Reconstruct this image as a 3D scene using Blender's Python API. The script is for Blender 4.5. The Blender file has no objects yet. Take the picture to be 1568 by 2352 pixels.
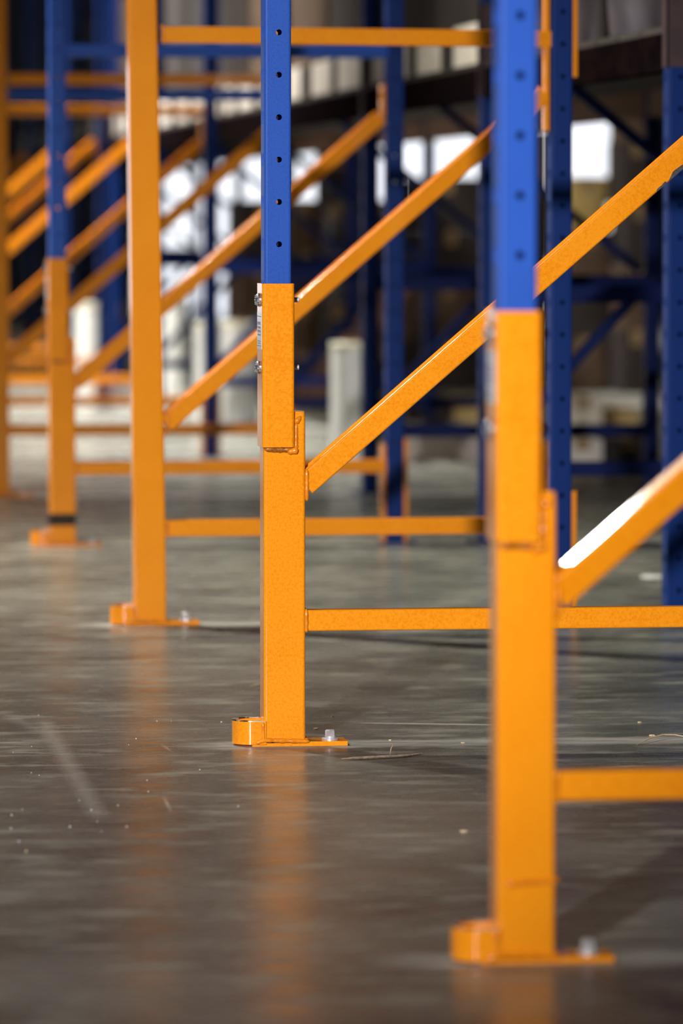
import bpy, bmesh, math, random
from mathutils import Vector, Matrix

# ------------------------------------------------------------------ camera
scene = bpy.context.scene
col = scene.collection
random.seed(7)
IMG_W, IMG_H = 1568, 2352
FPX = 11900.0                     # focal length in pixels of the 1568 wide frame
PITCH = math.atan(676 / FPX)
YAW = math.atan(1475 / FPX)       # the rows run along +Y, the camera looks slightly right of them
CAM_H = 0.98
cam_d = bpy.data.cameras.new('camera')
cam = bpy.data.objects.new('camera', cam_d)
col.objects.link(cam)
cam.location = (0, 0, CAM_H)
cam.rotation_euler = (math.pi / 2 - PITCH, 0, -YAW)
cam_d.sensor_fit = 'VERTICAL'
cam_d.sensor_height = 36.0
cam_d.lens = 36.0 * FPX / IMG_H
cam_d.clip_end = 200
cam_d.dof.use_dof = True
cam_d.dof.focus_distance = 9.62
cam_d.dof.aperture_fstop = (cam_d.lens / 1000.0) / 0.047
scene.camera = cam

# ------------------------------------------------------------------ world, exposure
world = bpy.data.worlds.new('world')
scene.world = world
world.use_nodes = True
world.node_tree.nodes['Background'].inputs[0].default_value = (0.62, 0.70, 0.9, 1)
world.node_tree.nodes['Background'].inputs[1].default_value = 0.6
scene.view_settings.view_transform = 'Standard'
scene.view_settings.look = 'None'
scene.view_settings.gamma = 1.0
scene.view_settings.use_curve_mapping = False
scene.view_settings.exposure = 0.0
scene.cycles.use_denoising = True
scene.cycles.max_bounces = 6
scene.cycles.sample_clamp_indirect = 40.0


def area_light(name, loc, target, size, power, color, size_y=None, spread=1.2):
    d = bpy.data.lights.new(name, 'AREA')
    d.shape = 'RECTANGLE'
    d.size = size
    d.size_y = size_y or size
    d.energy = power
    d.color = color
    d.spread = spread
    o = bpy.data.objects.new(name, d)
    col.objects.link(o)
    o.location = loc
    o.rotation_euler = (Vector(target) - Vector(loc)).to_track_quat('-Z', 'Y').to_euler()
    return o


# lamp positions: (x, y, z, power, colour, aim)
LAMPS = [
    (-3.4, 10.0, 6.2, 22, (1.0, 0.96, 0.82), (0.2, 9.6, 0), 80),
    (-2.33, 16.0, 6.2, 235, (1.0, 0.96, 0.80), (0.8, 13.2, 0), 76),
    (0.0, 21.6, 6.2, 210, (1.0, 0.96, 0.88), (1.8, 22.0, 0), 80),
    (0.4, 27.6, 6.2, 400, (1.0, 0.96, 0.9), (1.9, 27.0, 0), 86),
    (5.4, 42.0, 6.2, 200, (0.95, 0.97, 1.0), (5.4, 42.0, 0), 90),
    (5.2, 20.8, 6.2, 75, (1.0, 0.94, 0.82), (4.6, 25.5, 0), 110),  # extra lamp, added to brighten the carton stacks
]
DOOR_GLOW = 1.5
# work light on a low mast behind the camera: the hard front light that fades along the row
WORK = dict(loc=(-2.0, -0.8, 2.8), aim=(1.0, 10.0, 0.34), power=5600, color=(1.0, 0.97, 0.95), cone=math.radians(25), blend=1.0,
            radius=0.10)


# ------------------------------------------------------------------ materials
def new_mat(name):
    m = bpy.data.materials.new(name)
    m.use_nodes = True
    nt = m.node_tree
    return m, nt, nt.nodes['Principled BSDF']


def mat(name, c1, c2=None, rough=0.5, metal=0.0, scale=20.0, spec=0.5, bump=0.0, detail=3.0, contrast=(0.4, 0.6),
        coat=0.0, emit=None, emit_s=0.0, stretch=None, coords='Object', bscale=None):
    m, nt, b = new_mat(name)
    c2 = c2 or c1
    tc = nt.nodes.new('ShaderNodeTexCoord')
    mp = nt.nodes.new('ShaderNodeMapping')
    nt.links.new(tc.outputs[coords], mp.inputs[0])
    if stretch:
        mp.inputs['Scale'].default_value = stretch
    n = nt.nodes.new('ShaderNodeTexNoise')
    n.inputs['Scale'].default_value = scale
    n.inputs['Detail'].default_value = detail
    nt.links.new(mp.outputs[0], n.inputs['Vector'])
    r = nt.nodes.new('ShaderNodeValToRGB')
    r.color_ramp.elements[0].position = contrast[0]
    r.color_ramp.elements[1].position = contrast[1]
    r.color_ramp.elements[0].color = (*c1, 1)
    r.color_ramp.elements[1].color = (*c2, 1)
    nt.links.new(n.outputs['Fac'], r.inputs[0])
    nt.links.new(r.outputs[0], b.inputs['Base Color'])
    b.inputs['Roughness'].default_value = rough
    b.inputs['Metallic'].default_value = metal
    b.inputs['Specular IOR Level'].default_value = spec
    b.inputs['Coat Weight'].default_value = coat
    b.inputs['Coat Roughness'].default_value = 0.12
    if bump:
        bp = nt.nodes.new('ShaderNodeBump')
        bp.inputs['Strength'].default_value = bump
        bp.inputs['Distance'].default_value = 0.002
        src = n
        if bscale:
            src = nt.nodes.new('ShaderNodeTexNoise')
            src.inputs['Scale'].default_value = bscale
            nt.links.new(mp.outputs[0], src.inputs['Vector'])
        nt.links.new(src.outputs['Fac'], bp.inputs['Height'])
        nt.links.new(bp.outputs[0], b.inputs['Normal'])
    if emit:
        b.inputs['Emission Color'].default_value = (*emit, 1)
        b.inputs['Emission Strength'].default_value = emit_s
    return m


def paint_mat(name, base, dark, chips, chip_col, rough, coat=0.0):
    """Sprayed steel: fine mottle, a few dark specks, orange-peel bump."""
    m, nt, b = new_mat(name)
    L = nt.links.new
    tc = nt.nodes.new('ShaderNodeTexCoord')
    n1 = nt.nodes.new('ShaderNodeTexNoise')
    n1.inputs['Scale'].default_value = 210
    n1.inputs['Detail'].default_value = 4
    n1.inputs['Roughness'].default_value = 0.75
    L(tc.outputs['Object'], n1.inputs['Vector'])
    n2 = nt.nodes.new('ShaderNodeTexNoise')
    n2.inputs['Scale'].default_value = 9
    n2.inputs['Detail'].default_value = 5
    L(tc.outputs['Object'], n2.inputs['Vector'])
    r1 = nt.nodes.new('ShaderNodeValToRGB')
    r1.color_ramp.elements[0].position = 0.36
    r1.color_ramp.elements[1].position = 0.54
    r1.color_ramp.elements[0].color = (*dark, 1)
    r1.color_ramp.elements[1].color = (*base, 1)
    ad = nt.nodes.new('ShaderNodeMath')
    ad.operation = 'MULTIPLY_ADD'
    ad.inputs[1].default_value = 0.25
    L(n2.outputs['Fac'], ad.inputs[0])
    sb = nt.nodes.new('ShaderNodeMath')
    sb.operation = 'SUBTRACT'
    sb.inputs[1].default_value = 0.125
    L(n1.outputs['Fac'], sb.inputs[0])
    L(sb.outputs[0], ad.inputs[2])
    L(ad.outputs[0], r1.inputs[0])
    # worn chips
    n3 = nt.nodes.new('ShaderNodeTexNoise')
    n3.inputs['Scale'].default_value = 23
    n3.inputs['Detail'].default_value = 8
    n3.inputs['Roughness'].default_value = 0.8
    L(tc.outputs['Object'], n3.inputs['Vector'])
    r3 = nt.nodes.new('ShaderNodeValToRGB')
    r3.color_ramp.elements[0].position = chips
    r3.color_ramp.elements[1].position = chips + 0.01
    L(n3.outputs['Fac'], r3.inputs[0])
    mx = nt.nodes.new('ShaderNodeMixRGB')
    mx.inputs[2].default_value = (*chip_col, 1)
    L(r3.outputs[0], mx.inputs[0])
    L(r1.outputs[0], mx.inputs[1])
    L(mx.outputs[0], b.inputs['Base Color'])
    b.inputs['Roughness'].default_value = rough
    b.inputs['Specular IOR Level'].default_value = 0.12
    b.inputs['Coat IOR'].default_value = 1.6
    b.inputs['Coat Weight'].default_value = coat
    b.inputs['Coat Roughness'].default_value = 0.05
    bp = nt.nodes.new('ShaderNodeBump')
    bp.inputs['Strength'].default_value = 0.05
    bp.inputs['Distance'].default_value = 0.0006
    L(n1.outputs['Fac'], bp.inputs['Height'])
    L(bp.outputs[0], b.inputs['Normal'])
    return m


ORANGE = paint_mat('orange_paint', (0.93, 0.32, 0.010), (0.84, 0.245, 0.002), 0.78, (0.05, 0.04, 0.035), 0.30, 0.8)
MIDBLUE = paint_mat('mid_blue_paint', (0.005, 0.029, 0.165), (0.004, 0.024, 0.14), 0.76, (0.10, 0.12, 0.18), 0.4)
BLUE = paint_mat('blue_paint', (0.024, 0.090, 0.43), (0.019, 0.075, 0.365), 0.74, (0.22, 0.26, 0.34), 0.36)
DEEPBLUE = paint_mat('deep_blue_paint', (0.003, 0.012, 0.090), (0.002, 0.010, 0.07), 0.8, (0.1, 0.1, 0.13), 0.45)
STEEL = mat('zinc_steel', (0.62, 0.63, 0.68), (0.85, 0.86, 0.9), rough=0.32, metal=0.55, scale=90)
DARKSTEEL = mat('dark_steel', (0.16, 0.16, 0.2), (0.75, 0.75, 0.8), rough=0.2, metal=0.7, scale=260, contrast=(0.45, 0.55))
WORN = mat('worn_edge', (0.03, 0.025, 0.025), (0.5, 0.47, 0.42), rough=0.35, metal=0.4, scale=70, contrast=(0.45, 0.55))
CORE_STEEL = mat('bare_dark_steel', (0.025, 0.025, 0.03), (0.06, 0.055, 0.055), rough=0.5, scale=200)
MAROON = mat('maroon_paint', (0.030, 0.010, 0.014), (0.045, 0.016, 0.018), rough=0.6, scale=20)
WELD_SHADE = mat('rusty_weld_shade', (0.24, 0.075, 0.012), (0.50, 0.16, 0.015), rough=0.35, scale=110, bump=0.5)  # rusty bead, darkened to give the shade under the sleeve
WELD = mat('painted_weld', (0.85, 0.27, 0.012), (0.7, 0.2, 0.008), rough=0.22, scale=60, bump=0.6)
STICKER = mat('sticker_white', (0.72, 0.72, 0.74), (0.78, 0.78, 0.8), rough=0.3, scale=50, coat=0.8)
INK = mat('sticker_ink', (0.12, 0.12, 0.2), (0.3, 0.22, 0.3), rough=0.6, scale=300)
FILM = mat('stretch_film', (0.80, 0.82, 0.80), (0.88, 0.89, 0.86), rough=0.28, scale=14, coat=0.4, bump=0.2,
           stretch=(1, 1, 6))
FILMEND = mat('film_end', (0.84, 0.82, 0.62), (0.9, 0.88, 0.70), rough=0.45, scale=40)
CORE = mat('cardboard_core', (0.13, 0.06, 0.035), (0.18, 0.09, 0.05), rough=0.8, scale=60)
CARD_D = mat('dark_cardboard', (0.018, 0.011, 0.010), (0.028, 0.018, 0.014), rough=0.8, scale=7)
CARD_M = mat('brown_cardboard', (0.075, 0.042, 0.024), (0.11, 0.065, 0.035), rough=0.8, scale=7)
CARD_Y = mat('yellow_cardboard', (0.42, 0.29, 0.09), (0.5, 0.36, 0.14), rough=0.75, scale=8)
CARD_W = mat('pale_cardboard', (0.70, 0.63, 0.55), (0.78, 0.72, 0.65), rough=0.65, scale=8)
WRAP = mat('grey_wrap', (0.028, 0.023, 0.028), (0.07, 0.058, 0.066), rough=0.3, scale=5, detail=6, contrast=(0.35, 0.65),
           bump=0.8, bscale=9)
TAPE = mat('packing_tape', (0.30, 0.20, 0.10), (0.36, 0.25, 0.13), rough=0.3, scale=30)
WOOD = mat('pale_pallet_wood', (0.50, 0.42, 0.38), (0.62, 0.54, 0.48), rough=0.75, scale=30, stretch=(8, 1, 8))
WOOD_D = mat('brown_wood', (0.16, 0.075, 0.045), (0.22, 0.11, 0.065), rough=0.75, scale=30, stretch=(8, 1, 8))
BEAM = mat('dark_beam_paint', (0.005, 0.003, 0.004), (0.009, 0.005, 0.005), spec=0.0, rough=1.0, scale=20)
STRAW = mat('straw', (0.52, 0.38, 0.22), (0.66, 0.52, 0.34), rough=0.7, scale=200)
SPLINTER = mat('old_splinter', (0.20, 0.145, 0.10), (0.36, 0.28, 0.20), rough=0.7, scale=120)
PAPER = mat('white_scrap', (0.75, 0.75, 0.74), rough=0.4, scale=50)
WALL = mat('wall_sheet', (0.10, 0.10, 0.125), (0.13, 0.13, 0.16), rough=0.7, scale=2)
CEIL = mat('ceiling_sheet', (0.12, 0.12, 0.13), (0.15, 0.15, 0.16), rough=0.8, scale=2)
FRAME_M = mat('door_frame_paint', (0.10, 0.11, 0.14), (0.13, 0.14, 0.17), rough=0.6, scale=10)
GLOW = mat('daylight_panel', (0.8, 0.83, 0.9), rough=0.6, emit=(0.90, 0.93, 1.0), emit_s=DOOR_GLOW)
LENS = mat('lamp_lens', (0.9, 0.9, 0.9), rough=0.5, emit=(1.0, 0.95, 0.86), emit_s=9.0)
LENS_HOT = mat('bright_lamp_lens', (0.9, 0.9, 0.9), rough=0.5, emit=(1.0, 0.97, 0.92), emit_s=100.0)
HOUSING = mat('lamp_housing', (0.4, 0.4, 0.42), rough=0.4, metal=0.6)


def floor_material(frame_ys):
    m, nt, b = new_mat('polished_concrete')
    L = nt.links.new
    N = nt.nodes.new
    tc = N('ShaderNodeTexCoord')

    def noise(scale, detail=4, rough=0.55, stretch=None, rot=0.0):
        mp = N('ShaderNodeMapping')
        mp.inputs['Scale'].default_value = stretch or (1, 1, 1)
        mp.inputs['Rotation'].default_value = (0, 0, rot)
        L(tc.outputs['Object'], mp.inputs[0])
        n = N('ShaderNodeTexNoise')
        n.inputs['Scale'].default_value = scale
        n.inputs['Detail'].default_value = detail
        n.inputs['Roughness'].default_value = rough
        L(mp.outputs[0], n.inputs['Vector'])
        return n.outputs['Fac']

    def ramp(src, p0, p1, c0=(0, 0, 0, 1), c1=(1, 1, 1, 1)):
        r = N('ShaderNodeValToRGB')
        r.color_ramp.elements[0].position = p0
        r.color_ramp.elements[1].position = p1
        r.color_ramp.elements[0].color = c0
        r.color_ramp.elements[1].color = c1
        L(src, r.inputs[0])
        return r.outputs[0]

    def mix(fac, a, bcol, kind='MIX'):
        x = N('ShaderNodeMixRGB')
        x.blend_type = kind
        L(fac, x.inputs[0]) if not isinstance(fac, float) else setattr(x.inputs[0], 'default_value', fac)
        L(a, x.inputs[1])
        if isinstance(bcol, tuple):
            x.inputs[2].default_value = bcol
        else:
            L(bcol, x.inputs[2])
        return x.outputs[0]

    def math_(op, a, bb=None, clamp=False):
        x = N('ShaderNodeMath')
        x.operation = op
        x.use_clamp = clamp
        for i, v in enumerate((a, bb)):
            if v is None:
                continue
            if isinstance(v, (int, float)):
                x.inputs[i].default_value = v
            else:
                L(v, x.inputs[i])
        return x.outputs[0]

    big = noise(2.2, 5, 0.6, (1, 0.8, 1))
    base = ramp(big, 0.34, 0.68, (0.058, 0.060, 0.056, 1), (0.168, 0.170, 0.154, 1))
    wear = noise(5.5, 6, 0.65, (1, 2.2, 1), 0.12)
    base = mix(ramp(wear, 0.52, 0.74), base, (0.31, 0.295, 0.25, 1))
    # fine wheel streaks along the aisle crossing
    st = noise(16, 5, 0.7, (0.25, 3.0, 1), 0.05)
    base = mix(ramp(st, 0.60, 0.76), base, (0.31, 0.295, 0.25, 1))
    # dust specks
    sp = noise(240, 2, 0.5)
    base = mix(ramp(sp, 0.645, 0.72), base, (0.33, 0.29, 0.24, 1))
    # dusty, patched strip along each frame line
    sep = N('ShaderNodeSeparateXYZ')
    L(tc.outputs['Object'], sep.inputs[0])
    X, Y = sep.outputs[0], sep.outputs[1]
    jn = noise(9, 4, 0.6)
    jit = math_('MULTIPLY', math_('SUBTRACT', jn, 0.5), 0.10)
    total = None
    for fy in frame_ys:
        d = math_('ABSOLUTE', math_('SUBTRACT', math_('ADD', Y, jit), fy + 0.03))
        k = math_('MULTIPLY', math_('SUBTRACT', 0.085, d), 22.0, True)
        total = k if total is None else math_('MAXIMUM', total, k)
    xm = math_('MULTIPLY', math_('SUBTRACT', X, 0.86), 9.0, True)
    strip = math_('MULTIPLY', total, xm)
    dust = ramp(noise(14, 5, 0.7, (0.6, 2, 1)), 0.3, 0.7, (0.20, 0.19, 0.175, 1), (0.50, 0.48, 0.45, 1))
    base = mix(math_('MULTIPLY', strip, 0.75), base, dust)

    # tyre and drag marks, and a long scratch with its glint painted pale: (x0,y0,x1,y1,half width, strength)
    marks = [((95, 1648), (235, 1888), 0.026, 0.36), ((0, 1632), (110, 1690), 0.026, 0.22),
             ((374, 1825), (394, 1868), 0.005, 0.7), ((365, 1705), (400, 1730), 0.006, 0.6), ((10, 1935), (130, 1940), 0.014, 0.45),
             ((245, 1995), (305, 1996), 0.010, 0.8), ((412, 2088), (470, 2090), 0.010, 0.6), ((440, 1845), (600, 1830), 0.018, 0.3),
             ((800, 1660), (1290, 1667), 0.013, 2.5), ((930, 1642), (1140, 1641), 0.006, 0.7), ((820, 1480), (1150, 1470), 0.05, 0.3),
             ((230, 1520), (480, 1510), 0.05, 0.3), ((690, 1830), (1140, 1850), 0.03, 0.25), ((1300, 1600), (1560, 1590), 0.03, 0.3),
             ((936, 1748), (956, 1762), 0.003, 0.7), ((1085, 1815), (1100, 1828), 0.003, 0.7), ((1440, 1330), (1520, 1326), 0.05, 0.4)]
    marks = [(on_floor(*a)[0], on_floor(*a)[1], on_floor(*b_)[0], on_floor(*b_)[1], hw, s) for a, b_, hw, s in marks]
    for (x0, y0, x1, y1, hw, s) in marks:
        dx, dy = x1 - x0, y1 - y0
        ln = math.hypot(dx, dy)
        dx, dy = dx / ln, dy / ln
        wob = math_('MULTIPLY', math_('SUBTRACT', wear, 0.5), hw * 0.8)
        px = math_('SUBTRACT', X, x0)
        py = math_('SUBTRACT', Y, y0)
        t = math_('ADD', math_('MULTIPLY', px, dx), math_('MULTIPLY', py, dy))
        u = math_('ADD', math_('SUBTRACT', math_('MULTIPLY', px, dy), math_('MULTIPLY', py, dx)), wob)
        a = math_('MULTIPLY', math_('SUBTRACT', hw, math_('ABSOLUTE', u)), 1.05 / hw, True)
        bb = math_('MULTIPLY', math_('SUBTRACT', ln / 2, math_('ABSOLUTE', math_('SUBTRACT', t, ln / 2))), 8.0, True)
        k = math_('MULTIPLY', math_('MULTIPLY', a, bb), s)
        base = mix(k, base, (0.42, 0.40, 0.375, 1))
    far_lit = math_('MULTIPLY', math_('SUBTRACT', Y, 12.5), 0.13, True)      # brighter light on the far floor, painted in as paler colour
    lit_base = mix(1.0, base, (2.15, 2.13, 2.08, 1), 'MULTIPLY')
    base = mix(far_lit, base, lit_base)
    L(base, b.inputs['Base Color'])
    rr = N('ShaderNodeMapRange')
    rr.inputs['From Min'].default_value = 0.3
    rr.inputs['From Max'].default_value = 0.7
    rr.inputs['To Min'].default_value = 0.17
    rr.inputs['To Max'].default_value = 0.36
    L(wear, rr.inputs[0])
    rs = math_('ADD', rr.outputs[0], math_('MULTIPLY', strip, 0.15))
    L(rs, b.inputs['Roughness'])
    b.inputs['Specular IOR Level'].default_value = 0.14
    bp = N('ShaderNodeBump')
    bp.inputs['Strength'].default_value = 0.25
    bp.inputs['Distance'].default_value = 0.003
    L(noise(30, 5, 0.7, (1, 2, 1)), bp.inputs['Height'])
    L(bp.outputs[0], b.inputs['Normal'])
    return m


# ------------------------------------------------------------------ mesh helpers
def rrect(w, d, r, n=3):
    """rounded rectangle, counter-clockwise, centred on the origin"""
    pts = []
    for cx, cy, a0 in ((w / 2 - r, d / 2 - r, 0), (-w / 2 + r, d / 2 - r, 90), (-w / 2 + r, -d / 2 + r, 180),
                       (w / 2 - r, -d / 2 + r, 270)):
        for i in range(n + 1):
            a = math.radians(a0 + 90 * i / n)
            pts.append((cx + r * math.cos(a), cy + r * math.sin(a)))
    return pts


def loft(bm, rings, caps=True):
    vs = [[bm.verts.new(p) for p in ring] for ring in rings]
    n = len(vs[0])
    for a, b in zip(vs, vs[1:]):
        for i in range(n):
            bm.faces.new((a[i], a[(i + 1) % n], b[(i + 1) % n], b[i]))
    if caps:
        bm.faces.new(list(reversed(vs[0])))
        bm.faces.new(vs[-1])
    return vs


def box(bm, x0, x1, y0, y1, z0, z1, r=0.0):
    if r > 0:
        prof = [((x0 + x1) / 2 + a, (y0 + y1) / 2 + b) for a, b in rrect(x1 - x0, y1 - y0, r, 2)]
        loft(bm, [[(a, b, z) for a, b in prof] for z in (z0, z1)])
    else:
        p = [(x0, y0), (x1, y0), (x1, y1), (x0, y1)]
        loft(bm, [[(a, b, z) for a, b in p] for z in (z0, z1)])


def prism(bm, p0, p1, w, d, r=0.004, updir=(0, 1, 0), n=3):
    """rounded bar from p0 to p1; d is measured along updir, w across it"""
    p0, p1 = Vector(p0), Vector(p1)
    ax = (p1 - p0).normalized()
    B = Vector(updir)
    B = (B - ax * B.dot(ax)).normalized()
    A = B.cross(ax)
    prof = rrect(w, d, r, n)
    loft(bm, [[p + A * a + B * b for a, b in prof] for p in (p0, p1)])


def cyl(bm, c, axis, r0, r1, h, seg=20, caps=True):
    axis = Vector(axis).normalized()
    u = axis.orthogonal().normalized()
    v = axis.cross(u)
    c = Vector(c)
    rings = []
    for k, r in ((0, r0), (1, r1)):
        rings.append([c + axis * h * k + (u * math.cos(2 * math.pi * i / seg) + v * math.sin(2 * math.pi * i / seg)) * r
                      for i in range(seg)])
    loft(bm, rings, caps)


def lathe(bm, c, axis, prof, seg=24):
    axis = Vector(axis).normalized()
    u = axis.orthogonal().normalized()
    v = axis.cross(u)
    c = Vector(c)
    rings = [[c + axis * h + (u * math.cos(2 * math.pi * i / seg) + v * math.sin(2 * math.pi * i / seg)) * r
              for i in range(seg)] for r, h in prof]
    loft(bm, rings, True)


def bead(bm, pts, r, rnd, step=0.004):
    """lumpy weld bead along a polyline"""
    path = []
    for a, b in zip(pts, pts[1:]):
        a, b = Vector(a), Vector(b)
        n = max(2, int((b - a).length / step))
        for i in range(n):
            path.append(a.lerp(b, i / n))
    path.append(Vector(pts[-1]))
    rings = []
    for i, p in enumerate(path):
        q = path[min(i + 1, len(path) - 1)] - path[max(i - 1, 0)]
        ax = q.normalized()
        u = ax.orthogonal().normalized()
        v = ax.cross(u)
        rr = r * (0.75 + 0.45 * rnd.random())
        if i in (0, len(path) - 1):
            rr *= 0.4
        rings.append([p + (u * math.cos(t) + v * math.sin(t)) * rr for t in [math.pi * 2 * k / 8 for k in range(8)]])
    loft(bm, rings)


def obj(name, bm, m, parent=None, smooth=True, angle=32):
    bmesh.ops.recalc_face_normals(bm, faces=bm.faces)
    me = bpy.data.meshes.new(name)
    bm.to_mesh(me)
    bm.free()
    for f in me.polygons:
        f.use_smooth = smooth
    if smooth:
        me.set_sharp_from_angle(angle=math.radians(angle))
    me.materials.append(m)
    o = bpy.data.objects.new(name, me)
    col.objects.link(o)
    if parent:
        o.parent = parent
    if smooth and m in (ORANGE, BLUE, MIDBLUE, DEEPBLUE, FILM):
        w = o.modifiers.new('weighted_normals', 'WEIGHTED_NORMAL')
        w.keep_sharp = True
        w.weight = 90
    return o


def inst(src, parent, loc=None, label=None):
    c = src.copy()
    col.objects.link(c)
    c.parent = parent
    if loc:
        c.location = loc
    if label:
        c['label'] = label
    return c


def tag(o, label, cat, group=None):
    o['label'] = label
    o['category'] = cat
    if group:
        o['group'] = group
    return o


def thing(name, label, cat, loc=(0, 0, 0), group=None, rz=0.0):
    o = bpy.data.objects.new(name, None)
    o.empty_display_size = 0.1
    col.objects.link(o)
    o.location = loc
    o.rotation_euler = (0, 0, rz)
    return tag(o, label, cat, group)


def struct(name, bm, m, parent=None):
    o = obj(name, bm, m, parent, smooth=False)
    if not parent:
        o['kind'] = 'structure'
    return o


# camera basis, used to read positions of far things off the photograph
F = Vector((math.sin(YAW) * math.cos(PITCH), math.cos(YAW) * math.cos(PITCH), -math.sin(PITCH)))
R = Vector((math.cos(YAW), -math.sin(YAW), 0))
U = R.cross(F)


def at(px, py, y):
    """world point seen at pixel (px, py) on the plane Y = y"""
    d = F + R * ((px - 784) / FPX) - U * ((py - 1176) / FPX)
    return Vector((0, 0, CAM_H)) + d * (y / d.y)


def on_floor(px, py):
    d = F + R * ((px - 784) / FPX) - U * ((py - 1176) / FPX)
    return Vector((0, 0, CAM_H)) + d * (-CAM_H / d.z)


# ------------------------------------------------------------------ the room
FY = [6.69, 9.52, 12.40, 15.42, 18.21, 21.06, 23.90, 26.75, 29.60, 32.45, 35.30, 38.15]
RX = 1.035            # aisle side of the front row
BX = 2.335            # aisle side of the row standing back to back with it
X0, X1, Y0, Y1, H = -9.0, 15.0, -7.0, 52.0, 7.2

bm = bmesh.new()
box(bm, X0, X1, Y0, Y1, -0.2, 0.0)
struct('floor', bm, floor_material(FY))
bm = bmesh.new()
box(bm, X0, X1, Y0, Y1, H, H + 0.1)
struct('ceiling', bm, CEIL)
for nm, a in (('wall_left', (X0 - 0.2, X0, Y0, Y1)), ('wall_right', (X1, X1 + 0.2, Y0, Y1)),
              ('wall_front', (X0 - 0.2, X1 + 0.2, Y0 - 0.2, Y0))):
    bm = bmesh.new()
    box(bm, *a, 0, H)
    struct(nm, bm, WALL)

# end wall with half-raised loading doors: (x0, x1, opening height)
DOORS = [(-7.6, -4.9, 2.5), (-4.4, -1.7, 2.5), (4.35, 6.45, 2.02), (6.8, 9.35, 2.02)]
bm = bmesh.new()
prev = X0 - 0.2
for (a, b, h) in DOORS:
    box(bm, prev, a, Y1, Y1 + 0.25, 0, H)
    box(bm, a, b, Y1, Y1 + 0.25, 3.2, H)
    prev = b
box(bm, prev, X1 + 0.2, Y1, Y1 + 0.25, 0, H)
struct('wall_back', bm, WALL)
for i, (a, b, h) in enumerate(DOORS):
    bm = bmesh.new()
    for x in (a - 0.08, b):
        box(bm, x, x + 0.08, Y1 - 0.06, Y1, 0, 3.2)
    box(bm, a - 0.08, b + 0.08, Y1 - 0.06, Y1, 3.2, 3.3)
    dr = struct('door_%d' % (i + 1), bm, FRAME_M)
    n = max(2, int((3.2 - h) / 0.12))
    for k in range(n):                                  # lowered slats of the roller door
        bm = bmesh.new()
        z = h + (3.2 - h) * k / n
        box(bm, a, b, Y1 + 0.05, Y1 + 0.08, z + 0.006, z + (3.2 - h) / n - 0.006)
        obj('slat', bm, FRAME_M, dr, smooth=False)
    bm = bmesh.new()
    box(bm, a, b, Y1 + 0.22, Y1 + 0.24, 0, h + 0.3)
    obj('daylight', bm, GLOW, dr, smooth=False)


# ------------------------------------------------------------------ lamps
def lamp(x, y, z, power, color, aim, spread, label):
    t = thing('high_bay_lamp', label, 'lamp', (x, y, z), 'high bay lamps under the ceiling')
    bm = bmesh.new()
    lathe(bm, (0, 0, 0.0), (0, 0, 1), [(0.26, 0.02), (0.25, 0.06), (0.14, 0.16), (0.11, 0.17), (0.11, 0.32), (0.05, 0.34)], 32)
    obj('housing', bm, HOUSING, t)
    bm = bmesh.new()
    lathe(bm, (0, 0, 0.0), (0, 0, -1), [(0.15, -0.02), (0.15, 0.06), (0.14, 0.12), (0.08, 0.16), (0.02, 0.165)], 32)
    obj('lens', bm, LENS_HOT if x < -2 and y > 12 else LENS, t)
    bm = bmesh.new()
    cyl(bm, (0, 0, 0.34), (0, 0, 1), 0.008, 0.008, H - z - 0.34, 8)
    obj('hanger', bm, HOUSING, t)
    area_light('lamp_light', (x, y, z - 0.20), aim, 0.30, power, color, 0.45, math.radians(spread))
    return t


for i, (x, y, z, p, c, aim, spr) in enumerate(LAMPS):
    where = ('over the aisle beside the sharp post', 'over the aisle beyond the third post',
             'over the aisle by the sixth frame', 'over the far part of the aisle',
             'over the far end of the second aisle', 'added over the second aisle to light the carton stacks')[i]
    lamp(x, y, z, p, c, aim, spr, 'round high bay lamp ' + where)


sd = bpy.data.lights.new('work_light_beam', 'SPOT')
sd.energy, sd.color, sd.spot_size, sd.spot_blend, sd.shadow_soft_size = (WORK['power'], WORK['color'], WORK['cone'],
                                                                        WORK['blend'], WORK['radius'])
so = bpy.data.objects.new('work_light_beam', sd)
col.objects.link(so)
so.location = WORK['loc']
aimv = (Vector(WORK['aim']) - Vector(WORK['loc'])).normalized()
so.rotation_euler = aimv.to_track_quat('-Z', 'Y').to_euler()
wl = thing('work_light', 'portable work light on a mast behind and left of the camera', 'lamp',
           (WORK['loc'][0], WORK['loc'][1], 0))
bm = bmesh.new()
cyl(bm, (0, -0.16, 0.03), (0, 0, 1), 0.022, 0.018, 2.2, 16)
obj('pole', bm, HOUSING, wl)
bm = bmesh.new()
cyl(bm, (0, -0.16, 0.0), (0, 0, 1), 0.30, 0.28, 0.03, 32)
obj('base', bm, HOUSING, wl)
bm = bmesh.new()
c0 = Vector((0, 0, WORK['loc'][2])) - aimv * 0.20
lathe(bm, c0, aimv, [(0.03, 0), (0.10, 0.03), (0.17, 0.15), (0.175, 0.15), (0.11, 0.02), (0.03, -0.01)], 32)
obj('reflector', bm, HOUSING, wl)

# ------------------------------------------------------------------ rack parts
PITCH_H = 0.078
PHASE = 0.931


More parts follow.
